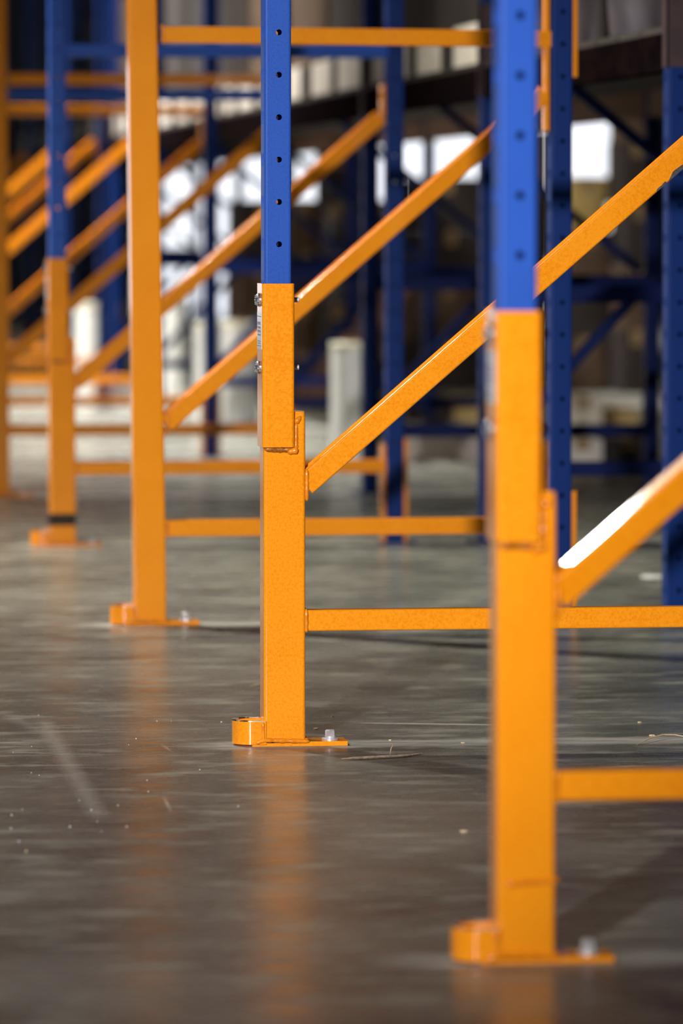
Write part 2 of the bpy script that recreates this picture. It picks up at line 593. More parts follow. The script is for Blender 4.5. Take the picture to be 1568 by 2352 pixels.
def holed_plate(bm, origin, uvec, nvec, width, z0, z1, cols, t):
    """strip of sheet steel with a hole per pitch and column; cols = [(u0, u1, uc, rw, rh)]"""
    o, u, nv = Vector(origin), Vector(uvec), Vector(nvec)
    zv = Vector((0, 0, 1))

    def P(a, z):
        return o + u * a + zv * z
    k0 = math.ceil((z0 - PHASE + PITCH_H / 2) / PITCH_H)
    k1 = math.floor((z1 - PHASE - PITCH_H / 2) / PITCH_H)
    zb = PHASE + (k0 - 0.5) * PITCH_H
    zt = PHASE + (k1 + 0.5) * PITCH_H
    for a, b in ((z0, zb), (zt, z1)):
        if b - a > 1e-4:
            bm.faces.new([bm.verts.new(P(*q)) for q in ((0, a), (width, a), (width, b), (0, b))])
    n = 16
    for (u0, u1, uc, rw, rh) in cols:
        for k in range(k0, k1 + 1):
            zc = PHASE + k * PITCH_H
            inner, outer, back = [], [], []
            for i in range(n):
                th = 2 * math.pi * (i + 0.5) / n
                c, s = math.cos(th), math.sin(th)
                inner.append(bm.verts.new(P(uc + rw * c, zc + rh * s)))
                back.append(bm.verts.new(P(uc + rw * c, zc + rh * s) - nv * t))
                L_ = (u1 - uc) if c > 0 else (uc - u0)
                q = min(L_ / max(abs(c), 1e-6), (PITCH_H / 2) / max(abs(s), 1e-6))
                outer.append((uc + q * c, zc + q * s))
            ov = [bm.verts.new(P(*q)) for q in outer]
            for i in range(n):
                j = (i + 1) % n
                bm.faces.new((inner[i], inner[j], ov[j], ov[i]))
                bm.faces.new((inner[j], inner[i], back[i], back[j]))
            # corners
            for (cu, cz) in ((u1, zc + PITCH_H / 2), (u0, zc + PITCH_H / 2), (u0, zc - PITCH_H / 2), (u1, zc - PITCH_H / 2)):
                best = None
                for i in range(n):
                    j = (i + 1) % n
                    p, q = outer[i], outer[j]
                    onu = [abs(v[0] - cu) < 1e-6 for v in (p, q)]
                    onz = [abs(v[1] - cz) < 1e-6 for v in (p, q)]
                    if (onu[0] and onz[1]) or (onu[1] and onz[0]):
                        best = (i, j)
                if best:
                    bm.faces.new((ov[best[0]], ov[best[1]], bm.verts.new(P(cu, cz))))


def perforated_post(w, d, z0, z1):
    """roll-formed C post: holed front face, slotted aisle face, holed back face, open to the inside"""
    bm = bmesh.new()
    r, t = 0.005, 0.0025
    holed_plate(bm, (r, 0, 0), (1, 0, 0), (0, -1, 0), w - 2 * r, z0, z1,
                [(0, w - 2 * r, w * 0.54 - r, 0.0055, 0.0055)], t)
    holed_plate(bm, (r, d, 0), (1, 0, 0), (0, 1, 0), w - 2 * r, z0, z1,
                [(0, w - 2 * r, w * 0.54 - r, 0.0055, 0.0055)], t)
    hw = (d - 2 * r) / 2
    holed_plate(bm, (0, r, 0), (0, 1, 0), (-1, 0, 0), d - 2 * r, z0, z1,
                [(0, hw, hw * 0.5, 0.0075, 0.013), (hw, 2 * hw, hw * 1.5, 0.0075, 0.013)], t)
    # rounded corners and return lips
    for (cx, cy, a0) in ((r, r, 180), (r, d - r, 90), (w - r, r, 270), (w - r, d - r, 0)):
        ring = [(cx + r * math.cos(math.radians(a0 + 22.5 * i)), cy + r * math.sin(math.radians(a0 + 22.5 * i)))
                for i in range(5)]
        lo = [bm.verts.new((x, y, z0)) for x, y in ring]
        hi = [bm.verts.new((x, y, z1)) for x, y in ring]
        for i in range(4):
            bm.faces.new((lo[i], lo[i + 1], hi[i + 1], hi[i]))
    for y0, y1 in ((r, 0.018), (d - 0.018, d - r)):
        bm.faces.new([bm.verts.new(q) for q in ((w, y0, z0), (w, y1, z0), (w, y1, z1), (w, y0, z1))])
    # inner skin closes the view through the sheet
    ins = t * 1.2
    pr = [(w - 0.001, ins), (ins, ins), (ins, d - ins), (w - 0.001, d - ins)]
    return bm


MESH = {}


def cached(key, build, m, parent, name, loc=(0, 0, 0), label=None, **kw):
    if key in MESH:
        return inst(MESH[key], parent, loc or (0, 0, 0), label)
    o = obj(name, build(), m, parent, **kw)
    if loc:
        o.location = loc
    MESH[key] = o
    if label:
        o['label'] = label
    return o


def b_anchor():
    bm = bmesh.new()
    n = 6
    c = Vector((0, 0, 0.003))
    lathe(bm, c, (0, 0, 1), [(0.0098, 0), (0.0098, 0.0025), (0.0100, 0.0026), (0.0100, 0.0036)], 24)
    ring = [[(r * math.cos(math.pi / 3 * i + 0.3), r * math.sin(math.pi / 3 * i + 0.3), z) for i in range(6)]
            for r, z in ((0.0100, 0.0066), (0.0100, 0.0165), (0.0086, 0.018))]
    loft(bm, ring)
    return bm


def b_washer():
    bm = bmesh.new()
    lathe(bm, (0, 0, 0), (0, 0, 1), [(0.0155, 0), (0.0155, 0.0024), (0.0145, 0.0030)], 28)
    return bm


def b_bolt_head():
    bm = bmesh.new()
    lathe(bm, (0, 0, 0), (-1, 0, 0), [(0.0128, 0), (0.0128, 0.002), (0.0118, 0.0026), (0.0118, 0.0042), (0.0100, 0.0068),
                                      (0.0060, 0.0086), (0.0052, 0.0086), (0.0050, 0.0064)], 28)
    for i in range(10):                                  # knurled crown of the carriage head
        a = 2 * math.pi * i / 10
        cyl(bm, (-0.0055, 0.0084 * math.cos(a), 0.0084 * math.sin(a)), (-1, 0, 0), 0.0012, 0.0006, 0.0035, 8)
    return bm


def b_bolt_shank():
    bm = bmesh.new()
    prof = []
    for i in range(8):
        prof += [(0.0052, i * 0.0015), (0.0044, i * 0.0015 + 0.00075)]
    prof += [(0.0050, 0.0120), (0.0038, 0.0128)]
    lathe(bm, (0, 0, 0), (1, 0, 0), prof, 16)
    return bm


def b_guard():
    """U-bent toe guard that sticks out from the post into the aisle"""
    bm = bmesh.new()

    def path(off):
        pts = [(0.004, -0.004 + off)]
        ry, cy = 0.040 - off, 0.036
        rx = 0.036 - off
        for i in range(15):
            a = math.radians(-90 - 180 * i / 14)
            pts.append((-0.020 + rx * math.cos(a), cy + ry * math.sin(a)))
        pts.append((0.004, 0.076 - off))
        return pts
    a, b = path(0), path(0.0055)
    ring = a + list(reversed(b))
    loft(bm, [[(x, y, z) for x, y in ring] for z in (0.004, 0.0475)])
    return bm


def b_guard_rim():
    bm = bmesh.new()
    pts = [(0.002, -0.0045)]
    for i in range(15):
        a = math.radians(-90 - 180 * i / 14)
        pts.append((-0.020 + 0.0363 * math.cos(a), 0.036 + 0.0403 * math.sin(a)))
    pts.append((0.002, 0.0765))
    inner = [(-0.020 + (x + 0.020) * 0.80, 0.036 + (y - 0.036) * 0.80) for x, y in pts]
    ring = pts + list(reversed(inner))
    loft(bm, [[(x, y, z) for x, y in ring] for z in (0.0468, 0.0487)])
    return bm


def b_foot():
    bm = bmesh.new()
    box(bm, -0.022, 0.157, 0.0, 0.072, 0.0, 0.0085, 0.001)
    return bm


def b_sticker():
    bm = bmesh.new()
    box(bm, -0.0006, 0.0, 0.004, 0.080, -0.034, 0.034)
    return bm


def b_ink():
    bm = bmesh.new()
    rnd = random.Random(3)
    for z0, hgt, n in ((0.026, 0.0012, 1), (-0.0285, 0.0012, 1)):
        box(bm, -0.0010, -0.0005, 0.007, 0.077, z0, z0 + hgt)
    for row, z0 in enumerate((0.011, 0.004, -0.003, -0.009, -0.020, -0.024)):
        y = 0.020
        while y < 0.066:
            w = 0.003 + 0.006 * rnd.random()
            h = (0.0055, 0.004, 0.0045, 0.003, 0.0016, 0.0016)[row]
            box(bm, -0.0010, -0.0005, y, y + w, z0, z0 + h)
            y += w + 0.002 + 0.004 * rnd.random()
    return bm


def foot_parts(t, k, rnd):
    cached('foot', b_foot, ORANGE, t, 'base_plate')
    g = cached('guard', b_guard, ORANGE, t, 'toe_guard', angle=50)
    cached('rim', b_guard_rim, WORN, g, 'guard_rim', label='worn bare-metal top edge of the toe guard')
    a = cached('anchor', b_anchor, STEEL, t, 'anchor_bolt', (0.128, 0.036, 0.0085))
    cached('washer', b_washer, STEEL, a, 'washer')
    bm = bmesh.new()
    bead(bm, [(-0.016, -0.005, 0.007), (0.0, -0.004, 0.012), (0.085, -0.002, 0.009)], 0.0042, rnd)
    bead(bm, [(-0.002, -0.004, 0.045), (-0.001, -0.003, 0.012)], 0.0035, rnd)
    bead(bm, [(0.080, 0.0, 0.011), (0.081, 0.07, 0.011)], 0.004, rnd)
    obj('weld', bm, WELD, t, angle=80)


def tube_rings(spec, r=0.006, n=4):
    rings = []
    for (z, x0, x1, y0, y1) in spec:
        pr = rrect(x1 - x0, y1 - y0, r, n)
        rings.append([((x0 + x1) / 2 + a, (y0 + y1) / 2 + b, z) for a, b in pr])
    return rings


POST_TOP = 3.0


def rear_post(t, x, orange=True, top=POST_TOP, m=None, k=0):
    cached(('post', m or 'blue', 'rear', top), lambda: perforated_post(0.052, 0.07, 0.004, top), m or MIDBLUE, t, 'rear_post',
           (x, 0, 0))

    def plate():
        bm = bmesh.new()
        box(bm, -0.02, 0.09, -0.012, 0.085, 0, 0.004)
        return bm
    cached(('rearfoot', m or 'blue'), plate, m or MIDBLUE, t, 'base_plate', (x, 0, 0))
    if orange:
        for (dx, z0, z1) in [(-0.013, 0.006, 0.30), (0.054, 0.006, 0.316)] + (
                [(-0.015, 1.19, 1.9), (0.054, 1.32, 1.9)] if k <= 3 else [(-0.0151, 1.28, 1.38)]):
            def pl(z0=z0, z1=z1):
                bm = bmesh.new()
                box(bm, 0, 0.012, 0.010, 0.060, z0, z1, 0.002)
                return bm
            cached(('rg', dx, z0), pl, ORANGE, t, 'splice_plate', (x + dx, 0, 0))


def brace(t, name, x0, z0, x1, z1, m, w=0.040, d=0.034, y=0.024, seam=True, rnd=None, roll=0.0):
    bm = bmesh.new()
    p0, p1 = Vector((x0, y, z0)), Vector((x1, y, z1))
    ax = (p1 - p0).normalized()
    up = Vector((-ax.z, 0, ax.x))
    prism(bm, p0, p1, w, d, 0.0045, updir=Vector((0, 1, 0)) * math.cos(roll) + up * math.sin(roll))
    if seam:                                            # folded lip along the upper edge
        for yy, h in ((y - d / 2 + 0.0085, 0.0025), (y + d / 2 - 0.006, 0.004)):
            a, b = p0 + up * (w / 2 + h / 2 - 0.0008), p1 + up * (w / 2 + h / 2 - 0.0008)
            a.y = b.y = yy
            prism(bm, a, b, h, 0.003, 0.0008, n=1)
    o = obj(name, bm, m, t)
    if rnd:
        bm = bmesh.new()
        c, s = ax.x, ax.z
        half = w / 2 / max(c, 0.3)
        bead(bm, [(x0 + 0.002, y - d / 2 - 0.001, z0 - half - 0.002), (x0 + 0.002, y - d / 2 - 0.001, z0 + half + 0.002)], 0.0038, rnd)
        bead(bm, [(x0, y - d / 2, z0 + half), (x0, y + d / 2, z0 + half)], 0.0035, rnd)
        obj('weld', bm, WELD if m is ORANGE else BLUE, t, angle=80)
    return o


def repaired_front(t, rnd, dirty=False):
    """low orange repair tube, bolted orange sleeve above it, perforated blue post rising out of the sleeve"""
    bm = bmesh.new()
    loft(bm, tube_rings([(0.006, 0.0, 0.078, 0, 0.07), (0.09, 0.0, 0.078, 0, 0.07), (0.608, 0.0, 0.078, 0, 0.07),
                         (0.6215, 0.001, 0.077, 0.001, 0.069)]))
    obj('repair_tube', bm, ORANGE, t)
    # sleeve: open ring
    bm = bmesh.new()
    out = rrect(0.060, 0.094, 0.0065, 5)
    inn = rrect(0.052, 0.086, 0.0035, 5)
    cx, cy = 0.0265, 0.035
    O = [[(cx + a, cy + b, z) for a, b in out] for z in (0.556, 0.8585)]
    I = [[(cx + a, cy + b, z) for a, b in inn] for z in (0.556, 0.8585)]
    vo = [[bm.verts.new(p) for p in r] for r in O]
    vi = [[bm.verts.new(p) for p in r] for r in I]
    n = len(out)
    for i in range(n):
        j = (i + 1) % n
        bm.faces.new((vo[0][i], vo[0][j], vo[1][j], vo[1][i]))
        bm.faces.new((vi[0][j], vi[0][i], vi[1][i], vi[1][j]))
        bm.faces.new((vo[1][i], vo[1][j], vi[1][j], vi[1][i]))
        bm.faces.new((vo[0][j], vo[0][i], vi[0][i], vi[0][j]))
    obj('sleeve', bm, ORANGE, t)
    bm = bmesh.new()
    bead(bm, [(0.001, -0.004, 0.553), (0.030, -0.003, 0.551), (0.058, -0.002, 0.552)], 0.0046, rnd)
    obj('weld', bm, WELD_SHADE, t, angle=80).__setitem__('label', 'rusty weld under the sleeve, darkened for the shade of the overhang')
    bm = bmesh.new()
    bead(bm, [(0.044, -0.004, 0.547), (0.064, -0.003, 0.551)], 0.0062, rnd)
    bead(bm, [(0.060, -0.001, 0.552), (0.0605, 0.0, 0.600)], 0.0045, rnd)
    bead(bm, [(0.058, 0.0, 0.600), (0.070, 0.002, 0.613)], 0.0060, rnd)
    obj('weld', bm, WELD, t, angle=80)
    cached('blue_front', lambda: perforated_post(0.050, 0.066, 0.62, POST_TOP), BLUE, t, 'front_post', (0.002, 0.001, 0))
    for z in (0.828, 0.703):
        h = cached('bolthead', b_bolt_head, DARKSTEEL, t, 'sleeve_bolt', (-0.0035, 0.036, z))
        cached('boltshank', b_bolt_shank, STEEL, h, 'bolt_shank', (0.0600, -0.006, 0), label='threaded end of the sleeve bolt')
    s = cached('sticker', b_sticker, STICKER, t, 'sticker', (-0.0036, -0.008, 0.771), smooth=False,
               label='white printed sticker on the aisle side of the sleeve')
    cached('ink', b_ink, INK, s, 'printing', smooth=False, label='small dark print on the sticker')


def plain_front(t, rnd, lean=0.0):
    bm = bmesh.new()
    s = lean
    spec = [(0.006, 0.0, 0.078, 0, 0.07), (0.10, 0.0, 0.078, 0, 0.07),
            (0.75, -0.005 * s, 0.078 - 0.009 * s, 0, 0.07), (1.5, -0.012 * s, 0.078 - 0.020 * s, 0, 0.07),
            (POST_TOP, -0.016 * s, 0.078 - 0.024 * s, 0, 0.07)]
    loft(bm, tube_rings(spec))
    obj('front_post', bm, ORANGE, t)


ORD = ['', 'nearest', 'second', 'third', 'fourth', 'fifth', 'sixth', 'seventh', 'eighth', 'ninth', 'tenth', 'eleventh',
       'twelfth']
A_LABEL = {
    1: 'nearest blurred rack frame, orange repair tube and bolted sleeve under bright blue post',
    2: 'sharply focused rack frame, orange repair tube with bolted sleeve, sticker and blue post',
    3: 'rack frame with all-orange front post, third from the camera, left of the sharp post',
    4: 'fourth rack frame, orange lower tube with scuffed foot and dim blue post above',
    5: 'fifth rack frame, dark all-orange post cut by the left picture edge',
}
for k in range(1, 13):
    rnd = random.Random(100 + k)
    lab = A_LABEL.get(k, '%s orange braced rack frame along the aisle, far and blurred' % ORD[k])
    t = thing('rack_frame', lab, 'rack frame', (RX - (0.030 if k == 5 else 0), FY[k - 1], 0), 'frames of the orange braced row')
    foot_parts(t, k, rnd)
    if k in (1, 2, 4):
        repaired_front(t, rnd)
    else:
        plain_front(t, rnd, 1.0 if k == 3 else 0.3)
    if k == 1:
        bm = bmesh.new()                                # side flange behind the sleeve and dented collar at the foot
        box(bm, 0.056, 0.0665, 0.012, 0.060, 0.60, 0.688, 0.002)
        obj('side_flange', bm, ORANGE, t)
        bm = bmesh.new()
        bead(bm, [(0.012, -0.001, 0.106), (0.079, -0.001, 0.110), (0.080, 0.02, 0.112)], 0.0034, rnd)
        obj('dent_ridge', bm, WELD, t, angle=80)
    if k == 4:
        bm = bmesh.new()
        loft(bm, tube_rings([(0.062, -0.0012, 0.0792, -0.0012, 0.0712), (0.098, -0.0012, 0.0792, -0.0012, 0.0712)]))
        obj('scuffed_band', bm, CARD_D, t)
    low = 0.233
    brace(t, 'horizontal_brace', 0.078, low, 1.02, low + (0.001 if k != 2 else 0.0), ORANGE, seam=False, rnd=rnd)
    dz = 0.0 if k < 7 else 0.085
    z0 = 0.485 + dz
    brace(t, 'diagonal_brace', 0.079, z0, 0.998, z0 + 0.795, ORANGE, w=0.042, rnd=rnd, seam=(k != 1), roll=math.radians(13) if k == 1 else 0.0)
    if k == 2:                                          # paint knocked off the lower edge of the diagonal near the rear post
        bm = bmesh.new()
        yy = 0.024 - 0.017 - 0.0004
        slope = 0.795 / 0.919
        for (u0, u1, h0) in ((0.735, 0.757, 0.006), (0.760, 0.800, 0.012), (0.803, 0.842, 0.013), (0.845, 0.875, 0.009), (0.881, 0.93, 0.011)):
            n = 7
            lo, hi = [], []
            for q in range(n):
                x = u0 + (u1 - u0) * q / (n - 1)
                zb = z0 + (x - 0.079) * slope - 0.0275
                lo.append((x, zb + 0.0005))
                hi.append((x + rnd.uniform(-0.002, 0.002), zb + 0.001 + h0 * (0.25 if q in (0, n - 1) else 0.6 + 0.4 * rnd.random())))
            ring = lo + hi[::-1]
            loft(bm, [[(x, y_, z) for x, z in ring] for y_ in (yy, yy + 0.001)])
        obj('bare_patch', bm, CORE_STEEL, t, smooth=False)['label'] = 'dark patch where the orange paint is knocked off'
    if k == 4:
        brace(t, 'horizontal_brace', 0.05, 1.477, 1.02, 1.477, BLUE, seam=False)
    elif k == 5:
        brace(t, 'horizontal_brace', 0.078, 1.465, 1.02, 1.465, ORANGE, seam=False)
        brace(t, 'horizontal_brace', 0.078, 1.412, 1.02, 1.412, BLUE, seam=False, y=0.03)
    elif k < 7:
        brace(t, 'horizontal_brace', 0.070 if k == 3 else 0.078, 1.418, 1.02, 1.411, ORANGE, seam=False, rnd=rnd)
    brace(t, 'horizontal_brace', 0.05, 2.55, 1.02, 2.55, BLUE, seam=False)
    rear_post(t, 1.013, k=k)

# second row, back to back, all blue
for k in range(3, 13):
    lab = '%s all-blue rack frame of the row behind, counted from the camera' % ORD[k - 2].replace('nearest', 'first')
    if k == 3:
        lab = 'all-blue rack frame whose perforated post stands at the right picture edge'
    t = thing('blue_rack_frame', lab, 'rack frame', (BX, FY[k - 1], 0), 'blue frames of the row behind')
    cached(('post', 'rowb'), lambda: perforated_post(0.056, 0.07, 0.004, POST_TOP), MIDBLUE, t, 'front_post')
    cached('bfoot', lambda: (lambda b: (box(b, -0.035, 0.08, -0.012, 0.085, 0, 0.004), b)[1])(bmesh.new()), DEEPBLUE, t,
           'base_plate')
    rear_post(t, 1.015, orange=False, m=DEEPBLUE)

    def bb(name, *a, **kw):
        key = ('rb', name) + a
        if key in MESH:
            inst(MESH[key], t)
        else:
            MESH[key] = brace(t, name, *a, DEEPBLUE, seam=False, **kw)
    bb('horizontal_brace', 0.05, 0.222, 1.02, 0.222, w=0.045)
    bb('horizontal_brace', 0.05, 0.750, 1.02, 0.750, w=0.055)
    bb('horizontal_brace', 0.05, 1.60, 1.02, 1.60, w=0.045)
    bb('diagonal_brace', 0.05, 0.29, 0.46, 0.73, w=0.032)
    bb('diagonal_brace', 0.05, 1.56, 1.0, 0.79, w=0.032)
    bb('diagonal_brace', 0.05, 1.65, 1.0, 2.45, w=0.032)
    bm = bmesh.new()                                    # hooked beam end plate
    box(bm, -0.006, 0.050, -0.006, -0.002, 1.345, 1.62)
    box(bm, -0.006, -0.002, -0.006, 0.05, 1.345, 1.62)
    obj('connector_plate', bm, MAROON, t, smooth=False)

# ------------------------------------------------------------------ shelf beams and loads of the second row
DECK = 1.43
for k in range(3, 12):
    ya, yb = FY[k - 1] + 0.075, FY[k] - 0.012
    for side, x in (('front', BX + 0.004), ('rear', BX + 1.020)):
        bm = bmesh.new()
        box(bm, x, x + 0.045, ya, yb, DECK - 0.092, DECK, 0.004)
        o = obj('shelf_beam', bm, BEAM if side == 'front' else WOOD_D, None)
        tag(o, '%s steel shelf beam on the %s side, between blue frames %s and %s' % (
            'dark' if side == 'front' else 'brown', 'near' if side == 'front' else 'far', ORD[k - 2].replace('nearest', 'first'), ORD[k - 1]),
            'beam', 'beams of the shelf in the row behind')
    t = thing('shelf_deck', 'dark boarded shelf deck lying on the beams after the %s blue frame' % ORD[k - 2].replace('nearest', 'first'), 'shelf',
              (BX, ya, DECK), 'shelf decks of the row behind')
    nb = 9
    src = None
    for i in range(nb):
        w = (yb - ya) / nb
        if src is None:
            bm = bmesh.new()
            box(bm, 0.004, 1.062, 0.006, w - 0.006, 0.0, 0.016)
            src = obj('board', bm, CARD_D, t, smooth=False)
        else:
            inst(src, t, (0, i * w, 0))


def carton(x0, x1, y0, y1, z0, z1, m, label, group=None, tape=True, flap=True):
    t = thing('carton', label, 'box', ((x0 + x1) / 2, (y0 + y1) / 2, z0), group)
    w, d, h = (x1 - x0) / 2, (y1 - y0) / 2, z1 - z0
    bm = bmesh.new()
    box(bm, -w, w, -d, d, 0, h, min(0.006, h * 0.05))
    obj('carton_body', bm, m, t)
    if flap:
        bm = bmesh.new()
        g = 0.003
        box(bm, -w + 0.004, -g, -d + 0.004, d - 0.004, h, h + 0.004)
        box(bm, g, w - 0.004, -d + 0.004, d - 0.004, h, h + 0.004)
        obj('flap', bm, m, t, smooth=False)
    if tape:
        bm = bmesh.new()
        box(bm, -0.03, 0.03, -d - 0.0015, d + 0.0015, h - min(0.08, h * 0.4), h + 0.0055)
        obj('tape', bm, TAPE, t, smooth=False)
    return t


ZD = DECK + 0.016
rnd = random.Random(5)
nth = ['first', 'second', 'third', 'fourth']
for k in range(3, 12):
    ya, yb = FY[k - 1] + 0.10, FY[k] - 0.04
    L = yb - ya
    fr = ORD[k - 2].replace('nearest', 'first')
    if k == 3:
        # grey wrapped loads in the near bay
        for i, (a, b, h) in enumerate(((0.02, 0.33, 0.78), (0.36, 0.66, 0.9), (0.69, 0.98, 0.7))):
            t = thing('wrapped_load', 'grey plastic-wrapped load, %s along the shelf above the right blue post' % nth[i],
                      'wrapped load', (BX + 0.5, ya + L * (a + b) / 2, ZD), 'wrapped loads on the near shelf')
            w, d = 0.47, L * (b - a) / 2
            bm = bmesh.new()
            rings = []
            rr = random.Random(40 + i)
            for q in range(9):
                z = h * q / 8
                pr = rrect(2 * w - 0.03 * (q == 8), 2 * d - 0.03 * (q == 8), 0.05, 4)
                rings.append([(x + rr.uniform(-0.008, 0.008), y + rr.uniform(-0.008, 0.008), z + (0.12 if q == 0 else 0)
                               if q else 0.0) for x, y in pr])
            loft(bm, rings)
            obj('wrapped_body', bm, WRAP, t, angle=70)
        continue
    spans = [(0.02, 0.24), (0.33, 0.56), (0.62, 0.78), (0.84, 0.98)] if k % 2 == 0 else [(0.02, 0.30), (0.36, 0.60), (0.72, 0.97)]
    for i, (a, b) in enumerate(spans):
        h = 0.125
        carton(BX + 0.02, BX + 0.42, ya + a * L, ya + b * L, ZD, ZD + h, CARD_W,
               'flat pale carton, %s on the shelf after the %s blue frame' % (nth[i], fr), 'flat pale cartons on the shelf', tape=False)
    for i in range(1, len(spans)):  # dark blocks added so the gaps read as shade
        a, b = spans[i - 1][1] + 0.006, spans[i][0] - 0.006
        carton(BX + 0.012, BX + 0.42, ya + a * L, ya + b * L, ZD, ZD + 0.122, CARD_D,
               'added dark block shading the %s gap between pale cartons after the %s blue frame' % (nth[i - 1], fr),
               'added dark gap blocks on the shelf', tape=False)
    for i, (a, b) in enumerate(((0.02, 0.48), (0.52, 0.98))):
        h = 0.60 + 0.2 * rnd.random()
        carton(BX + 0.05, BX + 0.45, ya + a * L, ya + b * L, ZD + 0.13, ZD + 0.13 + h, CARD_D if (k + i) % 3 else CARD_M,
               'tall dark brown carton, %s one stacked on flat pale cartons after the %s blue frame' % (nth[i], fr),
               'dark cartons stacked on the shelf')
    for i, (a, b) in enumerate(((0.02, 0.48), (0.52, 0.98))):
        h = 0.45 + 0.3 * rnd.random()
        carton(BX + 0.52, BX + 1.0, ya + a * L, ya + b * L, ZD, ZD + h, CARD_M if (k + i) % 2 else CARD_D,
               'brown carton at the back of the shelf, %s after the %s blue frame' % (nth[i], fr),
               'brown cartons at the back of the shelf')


# ------------------------------------------------------------------ stretch film rolls on the floor
def film_roll(px, y_px_base, rad, h, label):
    p = on_floor(px, y_px_base)
    t = thing('film_roll', label, 'film roll', (p.x, p.y + rad, 0), 'pale film rolls standing on the floor')
    bm = bmesh.new()
    lathe(bm, (0, 0, 0), (0, 0, 1), [(rad * 0.4, 0.0), (rad * 0.985, 0.0), (rad, 0.006), (rad, h * 0.5), (rad * 1.0, h - 0.03)], 40)
    obj('film', bm, FILM, t)
    bm = bmesh.new()
    lathe(bm, (0, 0, 0), (0, 0, 1), [(rad * 1.0, h - 0.03), (rad * 1.02, h - 0.025), (rad * 1.02, h - 0.004), (rad * 0.98, h),
                                     (rad * 0.42, h), (rad * 0.42, h - 0.03)], 40)
    obj('roll_end', bm, FILMEND, t).__setitem__('label', 'yellowish end of the film roll')
    bm = bmesh.new()
    lathe(bm, (0, 0, 0.002), (0, 0, 1), [(rad * 0.40, 0), (rad * 0.40, h + 0.012), (rad * 0.33, h + 0.012), (rad * 0.33, h - 0.05)], 28)
    obj('core', bm, CORE, t)


film_roll(818, 1066, 0.092, 0.483, 'pale film roll standing alone right of the sharp post, behind its diagonal brace')
film_roll(556, 974, 0.088, 0.485, 'pale film roll just left of the sharp post')
film_roll(482, 966, 0.068, 0.470, 'narrower pale film roll between two wider ones, left of the sharp post')
film_roll(402, 902, 0.088, 0.52, 'pale film roll close to the right side of the all-orange post')
film_roll(212, 912, 0.088, 0.51, 'leftmost pale film roll, between the fourth and the all-orange post')


# ------------------------------------------------------------------ pallets and cartons on the floor
def pallet(x, y, w, d, label, m, rz=0.0, group='pallets on the floor'):
    t = thing('pallet', label, 'pallet', (x, y, 0), group, rz)
    s = None
    for yy in (0, d / 2 - 0.05, d - 0.1):
        bm = bmesh.new()
        box(bm, 0, w, yy, yy + 0.1, 0.022, 0.115)
        obj('stringer', bm, m, t, smooth=False)
    n = 6
    for i in range(n):
        bm = bmesh.new()
        xx = i * (w - 0.11) / (n - 1)
        box(bm, xx, xx + 0.11, 0, d, 0.115, 0.135)
        obj('deck_board', bm, m, t, smooth=False)
    for i in range(3):
        bm = bmesh.new()
        xx = i * (w - 0.11) / 2
        box(bm, xx, xx + 0.11, 0, d, 0.0, 0.022)
        obj('bottom_board', bm, m, t, smooth=False)
    return t


p = on_floor(892, 1060)
pallet(p.x, p.y, 0.40, 0.8, 'pale low pallet right of the lone film roll', WOOD)


def floor_box(x0, ytop, x1, ybase, depth, m, label, group='cartons on the floor', **kw):
    a = on_floor(x0, ybase)
    b = on_floor(x1, ybase)
    y = (a.y + b.y) / 2
    ax, bx = at(x0, ybase, y).x, at(x1, ybase, y).x
    h = at((x0 + x1) / 2, ytop, y).z
    return carton(ax, bx, y, y + depth, 0, h, m, label, group, **kw)


def stack(x0, ytop, x1, ybase, depth, mats, label, tiers):
    a = on_floor(x0, ybase)
    b = on_floor(x1, ybase)
    y = (a.y + b.y) / 2
    ax, bx = at(x0, ybase, y).x, at(x1, ybase, y).x
    top = at((x0 + x1) / 2, ytop, y).z
    names = ['bottom', 'second', 'third', 'fourth', 'fifth'][:tiers]
    names[-1] = 'topmost'
    for i in range(tiers):
        z0 = top * i / tiers + (0.0055 if i else 0)
        j = 0.01 * ((i * 7) % 3 - 1)
        carton(ax + j, bx + j, y, y + depth, z0, top * (i + 1) / tiers, mats[i % len(mats)],
               '%s %s' % (names[i], label), 'stacked cartons on the floor')


floor_box(1292, 1012, 1384, 1068, 0.5, CARD_W, 'white carton on the floor between the two right blue posts')
floor_box(1392, 1012, 1500, 1064, 0.5, CARD_D, 'dark low carton on the floor right of the white carton')
floor_box(1290, 915, 1388, 972, 0.5, CARD_W, 'pale flat carton farther back, above the white carton in the photo')
floor_box(1416, 942, 1466, 986, 0.4, CARD_Y, 'small yellow carton between the right blue posts')
floor_box(950, 915, 1040, 972, 0.4, CARD_D, 'dim grey-brown carton right of the blue post behind the diagonal brace')
floor_box(1042, 915, 1110, 970, 0.4, CARD_Y, 'yellowish carton close to the left side of the nearest post')
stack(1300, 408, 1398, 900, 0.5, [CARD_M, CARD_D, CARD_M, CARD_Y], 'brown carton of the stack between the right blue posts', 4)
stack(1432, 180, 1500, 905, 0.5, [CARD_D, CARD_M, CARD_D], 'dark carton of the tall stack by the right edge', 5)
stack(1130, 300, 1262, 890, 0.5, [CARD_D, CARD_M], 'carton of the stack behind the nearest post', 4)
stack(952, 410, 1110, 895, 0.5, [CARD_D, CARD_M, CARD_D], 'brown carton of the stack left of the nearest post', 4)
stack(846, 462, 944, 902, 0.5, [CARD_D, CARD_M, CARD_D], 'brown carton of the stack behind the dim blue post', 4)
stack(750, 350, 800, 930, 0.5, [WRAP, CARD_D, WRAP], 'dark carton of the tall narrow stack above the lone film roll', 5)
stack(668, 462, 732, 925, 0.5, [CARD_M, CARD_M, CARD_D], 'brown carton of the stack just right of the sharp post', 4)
stack(552, 462, 646, 905, 0.8, [CARD_D, CARD_M], 'carton of the stack just left of the sharp post', 3)
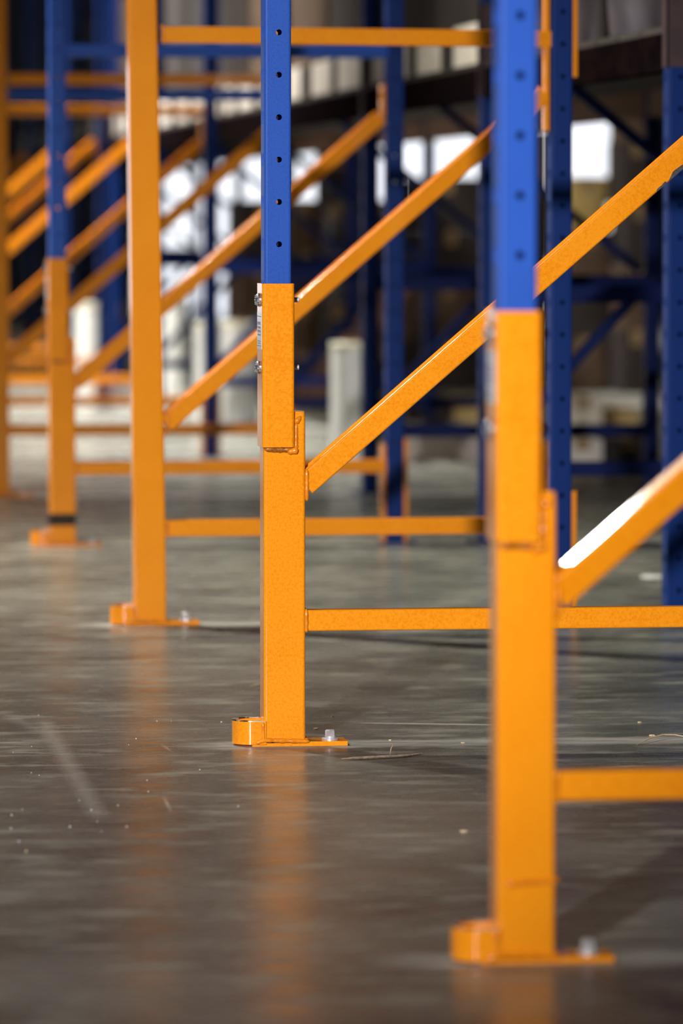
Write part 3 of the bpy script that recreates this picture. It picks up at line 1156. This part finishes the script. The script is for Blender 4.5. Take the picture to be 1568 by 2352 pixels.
stack(240, 700, 300, 868, 0.5, [CARD_D], 'dark carton of the low stack left of the all-orange post', 2)
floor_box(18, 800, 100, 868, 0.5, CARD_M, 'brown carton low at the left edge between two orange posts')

# a wooden rack tray leaning against the stack
pl = thing('leaning_pallet', 'brown wooden pallet leaning against the carton stack right of the sharp post', 'pallet',
           (at(690, 900, 26.2).x, 26.2, 0.0))
pl.rotation_euler = (0, math.radians(-50), 0)
for i in range(5):
    bm = bmesh.new()
    box(bm, 0.02 + i * 0.17, 0.14 + i * 0.17, 0.0, 0.35, 0.02, 0.04)
    obj('deck_board', bm, WOOD_D, pl, smooth=False)
for yy in (0.0, 0.28):
    bm = bmesh.new()
    box(bm, 0.0, 0.86, yy, yy + 0.06, -0.045, 0.02)
    obj('stringer', bm, WOOD_D, pl, smooth=False)


# ------------------------------------------------------------------ litter on the floor
def sliver(name, pts, r, m, label, cat, group=None, flat=0.5):
    bm = bmesh.new()
    rings = []
    P = [Vector(p) for p in pts]
    for i, p in enumerate(P):
        ax = (P[min(i + 1, len(P) - 1)] - P[max(0, i - 1)]).normalized()
        s = Vector((0, 0, 1)).cross(ax).normalized()
        f = r * (0.35 if i in (0, len(P) - 1) else 1.0)
        rings.append([p + s * math.cos(t) * f + Vector((0, 0, 1)) * (math.sin(t) * f * flat) for t in
                      [2 * math.pi * q / 8 for q in range(8)]])
    loft(bm, rings)
    return tag(obj(name, bm, m, None, angle=60), label, cat, group)


def fl(px, py, z=0.002):
    p = on_floor(px, py)
    return (p.x, p.y, z)


sliver('wood_sliver', [fl(784, 1747, .003), fl(820, 1746, .004), fl(880, 1743, .004), fl(930, 1739, .003), fl(969, 1733, .002)], 0.0055,
       SPLINTER, 'thin splintered wood sliver on the floor right below the anchor bolt of the sharp post', 'wood sliver')
sliver('straw_stalk', [fl(1462, 1713), fl(1490, 1704, .006), fl(1520, 1697, .008), fl(1550, 1695, .006), fl(1580, 1697, .003)], 0.0013, STRAW,
       'thin curved straw stalk on the floor near the right edge', 'straw', flat=1.0)
sliver('straw_stalk', [fl(895, 1738), fl(898, 1732, .01), fl(903, 1727, .014)], 0.0010, STRAW,
       'tiny straw stalk sticking up from the wood sliver', 'straw', flat=1.0)
sliver('straw_stalk', [fl(572, 1578), fl(590, 1576, .004), fl(606, 1574, .003)], 0.0012, STRAW,
       'short straw stalk on the floor left of the sharp post', 'straw', flat=1.0)


def chip(px, py, w, label, m=STRAW, z=0.002):
    p = on_floor(px, py)
    bm = bmesh.new()
    rr = random.Random(int(px))
    n = 7
    pr = [(w * (0.7 + 0.5 * rr.random()) * math.cos(2 * math.pi * i / n), w * 1.3 * (0.6 + 0.5 * rr.random()) * math.sin(2 * math.pi * i / n))
          for i in range(n)]
    loft(bm, [[(x, y, 0.0) for x, y in pr], [(x * 0.85, y * 0.85, z) for x, y in pr]])
    o = obj('chip', bm, m, None, smooth=False)
    o.location = (p.x, p.y, 0)
    tag(o, label, 'debris', 'chips littering the floor')


chip(725, 1675, 0.0062, 'pale wood chip behind the foot plate of the sharp post')
chip(763, 1646, 0.003, 'tiny pale chip right of the sharp orange tube')
chip(1497, 1690, 0.007, 'straw-coloured chip above the curved straw stalk')
chip(1468, 1660, 0.004, 'small chip on the floor right of the nearest post')
chip(896, 1701, 0.003, 'tiny pale chip right of the foot plate')
chip(1063, 1707, 0.0045, 'pale chip close to the left side of the nearest post')
chip(1065, 1910, 0.006, 'pale chip on the dark floor left of the nearest post')
chip(1497, 1325, 0.038, 'white scrap on the floor left of the right blue post', PAPER, 0.004)
rr = random.Random(12)
for i in range(26):
    px, py = rr.uniform(10, 560), rr.uniform(1640, 1960)
    p = on_floor(px, py)
    bm = bmesh.new()
    w = rr.uniform(0.0008, 0.0018)
    loft(bm, [[(w * math.cos(a), w * math.sin(a), 0) for a in (0.2, 1.5, 2.9, 4.2, 5.4)],
              [(w * .6 * math.cos(a), w * .6 * math.sin(a), w) for a in (0.2, 1.5, 2.9, 4.2, 5.4)]])
    o = obj('grit', bm, PAPER if i % 3 else STRAW, None, smooth=False)
    o.location = (p.x, p.y, 0)
    tag(o, 'tiny pale crumb of grit on the floor left of the sharp post', 'debris', 'grit left of the sharp post')
